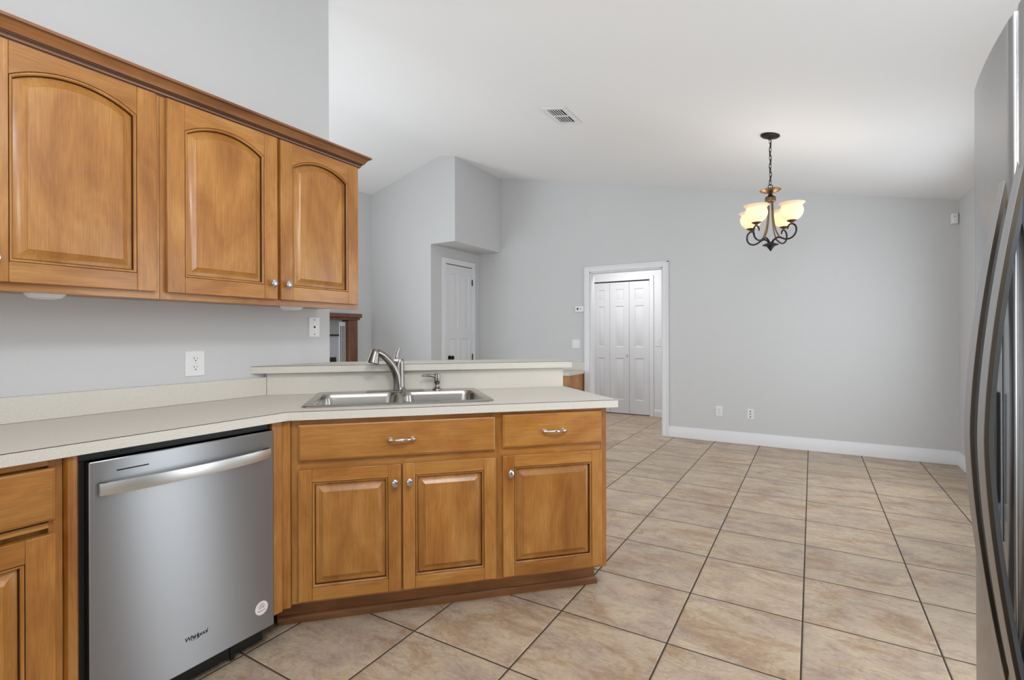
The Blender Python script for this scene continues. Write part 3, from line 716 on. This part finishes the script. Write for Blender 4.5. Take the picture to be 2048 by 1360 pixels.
# ---------------------------------------------------------------- wall plates
def plate_base(name, label, cat, loc, rot, w_, h_, group=None, th=.006):
    t = thing(name, label, cat, loc, rot, group)
    mb = MB(); mb.rings([ring_rect(-w_ / 2, w_ / 2, -h_ / 2, h_ / 2, -.0005), ring_rect(-w_ / 2, w_ / 2, -h_ / 2, h_ / 2, -th * .5), ring_rect(-w_ / 2 + .004, w_ / 2 - .004, -h_ / 2 + .004, h_ / 2 - .004, -th)], PLATE, cap0=True)
    mb.build('cover_plate', t); return t
def duplex(t, th=.006):
    for zc_ in (.0195, -.0195):
        mb = MB()
        pts = []
        for k in range(24):
            a = 2 * PI * k / 24; pts.append((.0172 * math.cos(a), max(-.0145, min(.0145, .0172 * math.sin(a))) + zc_))
        mb.prism(pts, -th - .0018, -th + .0005, PLATE, 'Y'); rc = mb.build('receptacle', t, bevel=.0006)
        mb = MB(); y_ = -th - .0022
        mb.box(-.0078, -.0055, y_, y_ + .0006, zc_ + .0005, zc_ + .0085, DARKHOLE); mb.box(.0055, .0075, y_, y_ + .0006, zc_ + .0015, zc_ + .0080, DARKHOLE)
        mb.lathe([(0, 0), (.0027, 0), (.0027, .0006), (0, .0006)], DARKHOLE, 12, Matrix.Translation((0, y_ + .0006, zc_ - .0065)) @ Matrix.Rotation(PI / 2, 4, 'X'), cap=False)
        mb.build('slots', rc)
    mb = MB(); mb.lathe([(0, 0), (.0032, 0), (.0026, .0012), (0, .0014)], NICKEL, 12, Matrix.Translation((0, -th, 0)) @ Matrix.Rotation(PI / 2, 4, 'X'), cap=False); mb.build('screw', t)
def jack(t, th=.006, r_=.0055, dots=True):
    mb = MB(); mb.lathe([(0, 0), (r_, 0), (r_, .0012), (0, .0012)], DARKHOLE, 16, Matrix.Translation((0, -th, 0)) @ Matrix.Rotation(PI / 2, 4, 'X'), cap=False); mb.build('jack', t)
    if dots:
        for z in (.041, -.041):
            mb = MB(); mb.lathe([(0, 0), (.0032, 0), (.0026, .0012), (0, .0014)], DKMETAL, 12, Matrix.Translation((0, -th, z)) @ Matrix.Rotation(PI / 2, 4, 'X'), cap=False); mb.build('screw', t)
t = plate_base('wall_outlet', 'large white duplex outlet on the wall above the left countertop', 'outlet', (XW, 1.204, 1.092), PI / 2, .085, .116); duplex(t)
t = plate_base('phone_jack_plate', 'white phone jack plate on the wall below the right wall cabinet', 'wall plate', (XW, 1.838, 1.265), PI / 2, .072, .113); jack(t)
t = plate_base('wall_outlet', 'white duplex outlet low on the dining wall, nearer the doorway', 'outlet', (-.909, YB, .345), 0, .075, .117); duplex(t)
t = plate_base('cable_plate', 'white cable plate low on the dining wall, right of the outlet', 'wall plate', (-.586, YB, .335), 0, .072, .115)
for z in (.03, 0, -.03):
    mb = MB(); mb.lathe([(0, 0), (.006, 0), (.0055, .004), (0, .004)], DKMETAL, 16, Matrix.Translation((0, -.006, z)) @ Matrix.Rotation(PI / 2, 4, 'X'), cap=False); mb.build('jack', t)
def toggles(t, xs, th=.006):
    for x in xs:
        mb = MB(); mb.box(x - .004, x + .004, -th - .009, -th + .0005, -.002, .008, PLATE); mb.box(x - .005, x + .005, -th - .0006, -th + .0003, -.012, .012, PLATE); mb.build('toggle', t, bevel=.001)
t = plate_base('light_switch', 'white double light switch beside the doorway, below the thermostat', 'light switch', (-2.670, YB, 1.10), 0, .112, .115); toggles(t, (-.023,))
mb = MB(); mb.box(.012, .034, -.0085, -.0055, -.033, .033, PLATE); mb.build('rocker', t, bevel=.001)
t = plate_base('light_switch', 'white light switch seen through the doorway beside the closet', 'light switch', (-1.955, HY, 1.10), 0, .075, .117); toggles(t, (0,))
t = thing('thermostat', 'small white thermostat on the wall left of the doorway', 'thermostat', (-2.612, YB, 1.558), 0)
MB().box(-.062, .062, -.028, -.0005, -.040, .040, PLATE).build('housing', t, bevel=.006)
MB().box(-.035, -.012, -.0292, -.0275, -.012, .012, DKMETAL).build('display', t); MB().box(.018, .023, -.0292, -.0275, -.008, .010, DKMETAL).build('lever', t)
t = thing('motion_sensor', 'white motion sensor high on the wall in the right corner', 'motion sensor', (1.143, YB, 2.28), 0)
mb = MB(); mb.prism([(-.036, -.0005), (.018, -.0005), (.018, -.028), (.008, -.04), (-.026, -.04), (-.036, -.03)], -.047, .047, PLATE, 'Z'); mb.build('housing', t, bevel=.004)
MB().box(-.022, -.002, -.0412, -.0395, .014, .022, simple('sensor_window', (176, 176, 176), .3)).build('lens', t, bevel=.001)

# ---------------------------------------------------------------- ceiling air vent (lies in the slope)
sl_ = math.atan(.2042)
vt = thing('air_vent', 'white ceiling air vent with two rows of slats', 'vent', (-1.789, 3.80, zc(-1.789)), 0)
vt.rotation_euler = (0, sl_, 0)
a, b = .104, .178
mb = MB()
for q in ((-a, a, -b, -b + .036), (-a, a, b - .036, b), (-a, -a + .036, -b + .036, b - .036), (a - .036, a, -b + .036, b - .036), (-a + .036, a - .036, -.008, .008)):
    mb.box(q[0], q[1], q[2], q[3], -.012, -.0005, TRIM)
mb.build('frame', vt, bevel=.003)
MB().box(-a + .03, a - .03, -b + .03, b - .03, -.0035, -.001, DARKHOLE).build('duct', vt)
for r_ in ((-b + .037, -.009), (.009, b - .037)):
    for k in range(5):
        x = -.0455 + .0228 * k
        MB().prism([(x - .0035, -.0125), (x + .0015, -.0125), (x + .0030, -.0095), (x - .0020, -.0095)], r_[0], r_[1], TRIM, 'Y').build('slat', vt)

# ---------------------------------------------------------------- chandelier
CX, CY, CB = -.271, 4.315, 1.852
zt = zc(CX) - CB
ch = thing('chandelier', 'dark iron chandelier with four lit alabaster glass shades', 'chandelier', (CX, CY, CB))
mb = MB(); Mt = Matrix.Translation((0, 0, zt)) @ Matrix.Rotation(sl_, 4, 'Y')
mb.lathe([(0, -.0005), (.068, -.0005), (.069, -.006), (.060, -.014), (.035, -.022), (.012, -.026), (.008, -.034), (0, -.035)], IRON, 32, Mt, cap=False); mb.build('canopy', ch)
mb = MB(); n_l = 11; z_top, z_bot = zt - .030, .512
for k in range(n_l):
    z = z_top + (z_bot - z_top) * (k + .5) / n_l
    Mk = Matrix.Translation((.002 * math.sin(k * 1.7), 0, z)) @ Matrix.Rotation(PI / 2 * (k % 2) + .5, 4, 'Z') @ Matrix.Rotation(PI / 2, 4, 'X')
    mb.torus(Mk, .0115, .0026, IRON, 16, 6, sx=.75, sy=1.75)
mb.tube([(.004 * math.sin(i * .9), .004 * math.cos(i * .9), z_top + (z_bot - z_top) * i / 20) for i in range(21)], .0018, IRON, 6)
mb.build('chain', ch)
mb = MB(); mb.torus(Matrix.Translation((0, 0, .497)) @ Matrix.Rotation(.5, 4, 'Z') @ Matrix.Rotation(PI / 2, 4, 'X'), .017, .003, IRON, 20, 8); mb.build('loop', ch)
mb = MB(); mb.lathe([(0, .481), (.02, .481), (.072, .474), (.075, .470), (.060, .460), (.03, .450), (.016, .446), (0, .446)], BRONZE, 36, cap=False); mb.build('saucer', ch, label='bronze saucer at the top of the stem')
mb = MB(); mb.lathe([(0, .447), (.014, .446), (.014, .436), (.019, .430), (.024, .424), (.037, .416), (.038, .410)], IRON, 32, cap=False); mb.build('collar', ch)
mb = MB(); mb.lathe([(0, .4095), (.038, .4095), (.038, .385), (.034, .380), (0, .380)], BRONZE, 32, cap=False); mb.build('drum', ch, label='bronze drum')
mb = MB(); mb.lathe([(0, 0), (.004, .004), (.012, .018), (.022, .030), (.026, .038), (.055, .048), (.056, .053), (.040, .060), (.026, .064), (.020, .072), (0, .074)], IRON, 32, cap=False); mb.build('finial', ch)
arm_c = [(.014, .066), (.030, .088), (.056, .100), (.085, .092), (.115, .078), (.150, .075), (.183, .090), (.202, .122), (.198, .158), (.178, .178), (.156, .180), (.140, .166), (.136, .146)]
rod_c = [(.018, .382), (.020, .32), (.024, .25), (.036, .18), (.055, .13), (.072, .104), (.086, .094)]
SHR = .168
for k in range(4):
    A = R(YAW) + R(-61.4 + 90 * k)
    def q(r_, z): return (r_ * math.cos(A), r_ * math.sin(A), z)
    mb = MB(); sp = smooth_path([q(*c) for c in arm_c], 6); mb.tube(sp, [.0062] * (len(sp) - 8) + [.0062 - .0003 * i for i in range(8)], IRON, 10)
    am = mb.build('arm', ch)
    mb = MB(); sp = smooth_path([q(*c) for c in rod_c], 5); mb.tube(sp, .0052, BRONZE, 10); mb.build('rod', ch)
    Mk = Matrix.Translation(q(SHR, .184))
    mb = MB(); mb.lathe([(0, -.004), (.008, -.003), (.010, .006), (.030, .018), (.034, .022), (.020, .024), (0, .024)], BRONZE, 24, Mk, cap=False); mb.build('shade_cup', am)
    mb = MB(); pf = smooth_path([(.022, .021), (.044, .030), (.063, .048), (.074, .070), (.078, .092), (.075, .112), (.069, .123), (.071, .131), (.081, .141), (.088, .147), (.088, .150), (.080, .146), (.068, .134), (.065, .124), (.071, .112), (.074, .092), (.070, .070), (.059, .050), (.042, .034), (.020, .026)], 4)
    mb.lathe([(p.x, p.y) for p in pf], GLASSSH, 40, Mk, cap=False)
    mb.build('shade', ch, label='lit cream glass bowl shade')
    l = bpy.data.lights.new('bulb', 'POINT'); l.energy = .55; l.color = (1, .97, .93); l.shadow_soft_size = .022
    lo_ = bpy.data.objects.new('bulb_light', l); C.objects.link(lo_); lo_.parent = ch; lo_.location = q(SHR, .184 + .095)

# ---------------------------------------------------------------- refrigerator (local x -> -y, local y -> +x)
FX, FY = .302, 1.20
fr = thing('refrigerator', 'stainless steel side-by-side refrigerator at the right photo edge', 'refrigerator', (FX, FY, 0), -PI / 2)
MB().box(-.345, .55, .072, .80, .02, 1.765, simple('fridge_cabinet_grey', (120, 121, 123), .45)).build('cabinet', fr, bevel=.004)
def door_profile(xa, xb, far_round):
    """plan outline: seam edge xb side or xa side, gently contoured front"""
    pts = []
    n = 22
    for k in range(n + 1):
        s_ = k / n; x = xa + (xb - xa) * s_
        d = abs(x) / abs(far_round)                  # 0 at the seam, 1 at the outer edge
        yv = .022 * d ** 2.2
        e = min(abs(x - xa), abs(x - xb))
        if e < .004: yv += .004 - math.sqrt(max(0, .004 ** 2 - (.004 - e) ** 2))
        pts.append((x, yv))
    return pts
def fridge_door(name, xa, xb, far):
    p = door_profile(xa, xb, far); poly = p + [(xb, .070), (xa, .070)]
    mb = MB(); z0_, z1_ = .06, 1.782
    loops = []
    for z, ins in ((z0_, .004), (z0_ + .004, 0), (z1_ - .008, 0), (z1_ - .002, .003), (z1_, .010)):
        cx = (xa + xb) / 2; loops.append([(x + (cx - x) * ins / abs(xb - xa) * 2, y + (.035 - y) * ins / .035, z) for x, y in poly])
    mb.rings(loops, FRIDGE, cap0=True); return mb.build(name, fr, angle=40)
fd = fridge_door('freezer_door', -.350, -.0052, .35); fd2 = fridge_door('fridge_door', .0052, .55, .55)
mb = MB(); mb.box(-.0049, .0049, .006, .07, .06, 1.77, RUBBER); gk = mb.build('gasket', fr)
mb = MB(); mb.prism([(.0020 * math.cos(R(a)), .0045 - .0042 * math.sin(R(a))) for a in range(0, 181, 20)], .06, 1.776, FRIDGEC, 'Z'); mb.build('edge_trim', gk, label='bright metal strip between the doors')
def fr_handle(x):
    mb = MB(); n = 40; secs = []; za, zb = .55, 1.512
    for k in range(n + 1):
        t_ = -1 + 2 * k / n; z = (za + zb) / 2 + t_ * (zb - za) / 2
        out = -.003 + .0535 * (1 - abs(t_) ** 1.6)
        w_ = .020; o_ = -out
        prof_ = [(-w_, o_ + .008), (-w_, o_ + .002), (-w_ + .002, o_), (w_ - .001, o_), (w_, o_ + .001), (w_ - .0008, o_ + .0075), (w_ - .007, o_ + .0155), (-w_ + .007, o_ + .0155)]
        secs.append([(x + a_, b_, z) for a_, b_ in prof_])
    mats = FRIDGEH
    mb.rings(secs, mats, cap0=True, cap1=True)
    for f in mb.bm.faces:
        pass
    
    h = mb.build('handle', fr, angle=30, label='tall bowed metal door handle')
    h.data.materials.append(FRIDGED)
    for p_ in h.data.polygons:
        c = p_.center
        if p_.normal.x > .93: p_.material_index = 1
    return h
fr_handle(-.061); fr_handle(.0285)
# water and ice dispenser in the freezer door
mb = MB(); xa, xb, za, zb = -.262, -.060, .83, 1.232
def disp_y(x): return .022 * (abs(x) / .35) ** 2.2
mb.rings([[(xa, disp_y(xa) - .0006, za), (xb, disp_y(xb) - .0006, za), (xb, disp_y(xb) - .0006, zb), (xa, disp_y(xa) - .0006, zb)],
          [(xa, disp_y(xa) - .003, za), (xb, disp_y(xb) - .003, za), (xb, disp_y(xb) - .003, zb), (xa, disp_y(xa) - .003, zb)],
          [(xa + .006, disp_y(xa) - .0036, za + .006), (xb - .006, disp_y(xb) - .0036, za + .006), (xb - .006, disp_y(xb) - .0036, zb - .006), (xa + .006, disp_y(xa) - .0036, zb - .006)]], [FRIDGEH, FRIDGEH, FRIDGE], cap0=True)
dp = mb.build('dispenser', fd)
mb = MB(); mb.box(xa + .012, xb - .006, -.0068, .004, .90, 1.105, BLACK); mb.build('recess', dp)
mb = MB(); mb.box(xa + .07, xb - .006, -.0075, .004, .868, .896, FRIDGEH)
for k in range(3): mb.box(xb - .05 - .03 * k, xb - .035 - .03 * k, -.0082, -.0074, .874, .890, BLACK)
mb.build('drip_tray', dp)

# ---------------------------------------------------------------- desk in the dining corner (seen past the bar end)
t = thing('built_in_desk', 'low maple built-in desk with laminate top beside the doorway', 'desk', (-3.2, YB, 0), 0)
MB().box(-.62, .655, -.50, -.001, .7155, .752, LAMH).build('desk_top', t, bevel=.002)
MB().box(-.62, .655, -.022, -.001, .7525, .86, LAMV).build('backsplash', t)
mb = MB(); mb.box(.24, .640, -.47, -.002, 0, .715, WOOD); mb.build('pedestal', t)
mb = MB(); mb.box(-.62, -.595, -.47, -.002, 0, .715, WOOD); mb.build('side_panel', t)
# ---------------------------------------------------------------- fireplace seen through the opening (faces +x)
t = thing('fireplace', 'brown wood mantel fireplace seen beyond the end of the kitchen wall', 'fireplace', (XL, 4.05, 0), PI / 2)
mt_ = MB(); mt_.box(-.62, .655, -.17, -.001, 1.455, 1.507, MANTEL); mt_.box(-.60, .635, -.15, -.001, 1.425, 1.454, MANTEL); mt_.build('mantel_shelf', t, bevel=.006)
for s_ in (-1, 1):
    c = .537 if s_ > 0 else -.502
    MB().box(c - .073, c + .073, -.13, -.001, 0, 1.4245, MANTEL).build('pilaster', t, bevel=.006)
    c2 = c - s_ * .124
    mb = MB(); mb.box(c2 - .049, c2 + .049, -.06, -.001, 0, 1.40, TRIM)
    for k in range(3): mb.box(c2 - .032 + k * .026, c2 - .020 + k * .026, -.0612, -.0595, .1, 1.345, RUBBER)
    mb.build('fluted_column', t, label='white fluted column')
MB().box(-.328, .363, -.05, -.001, 1.235, 1.4245, simple('grey_stone_surround', (150, 150, 152), .5)).build('surround', t)
MB().box(-.328, .363, -.03, -.001, 0, 1.2345, simple('grey_stone_inner', (175, 175, 185), .5)).build('surround', t)
MB().box(-.30, .335, -.034, -.0302, 0, .94, BLACK).build('firebox', t); MB().box(-.328, .363, -.056, -.0302, 1.215, 1.2345, BLACK).build('lintel', t)
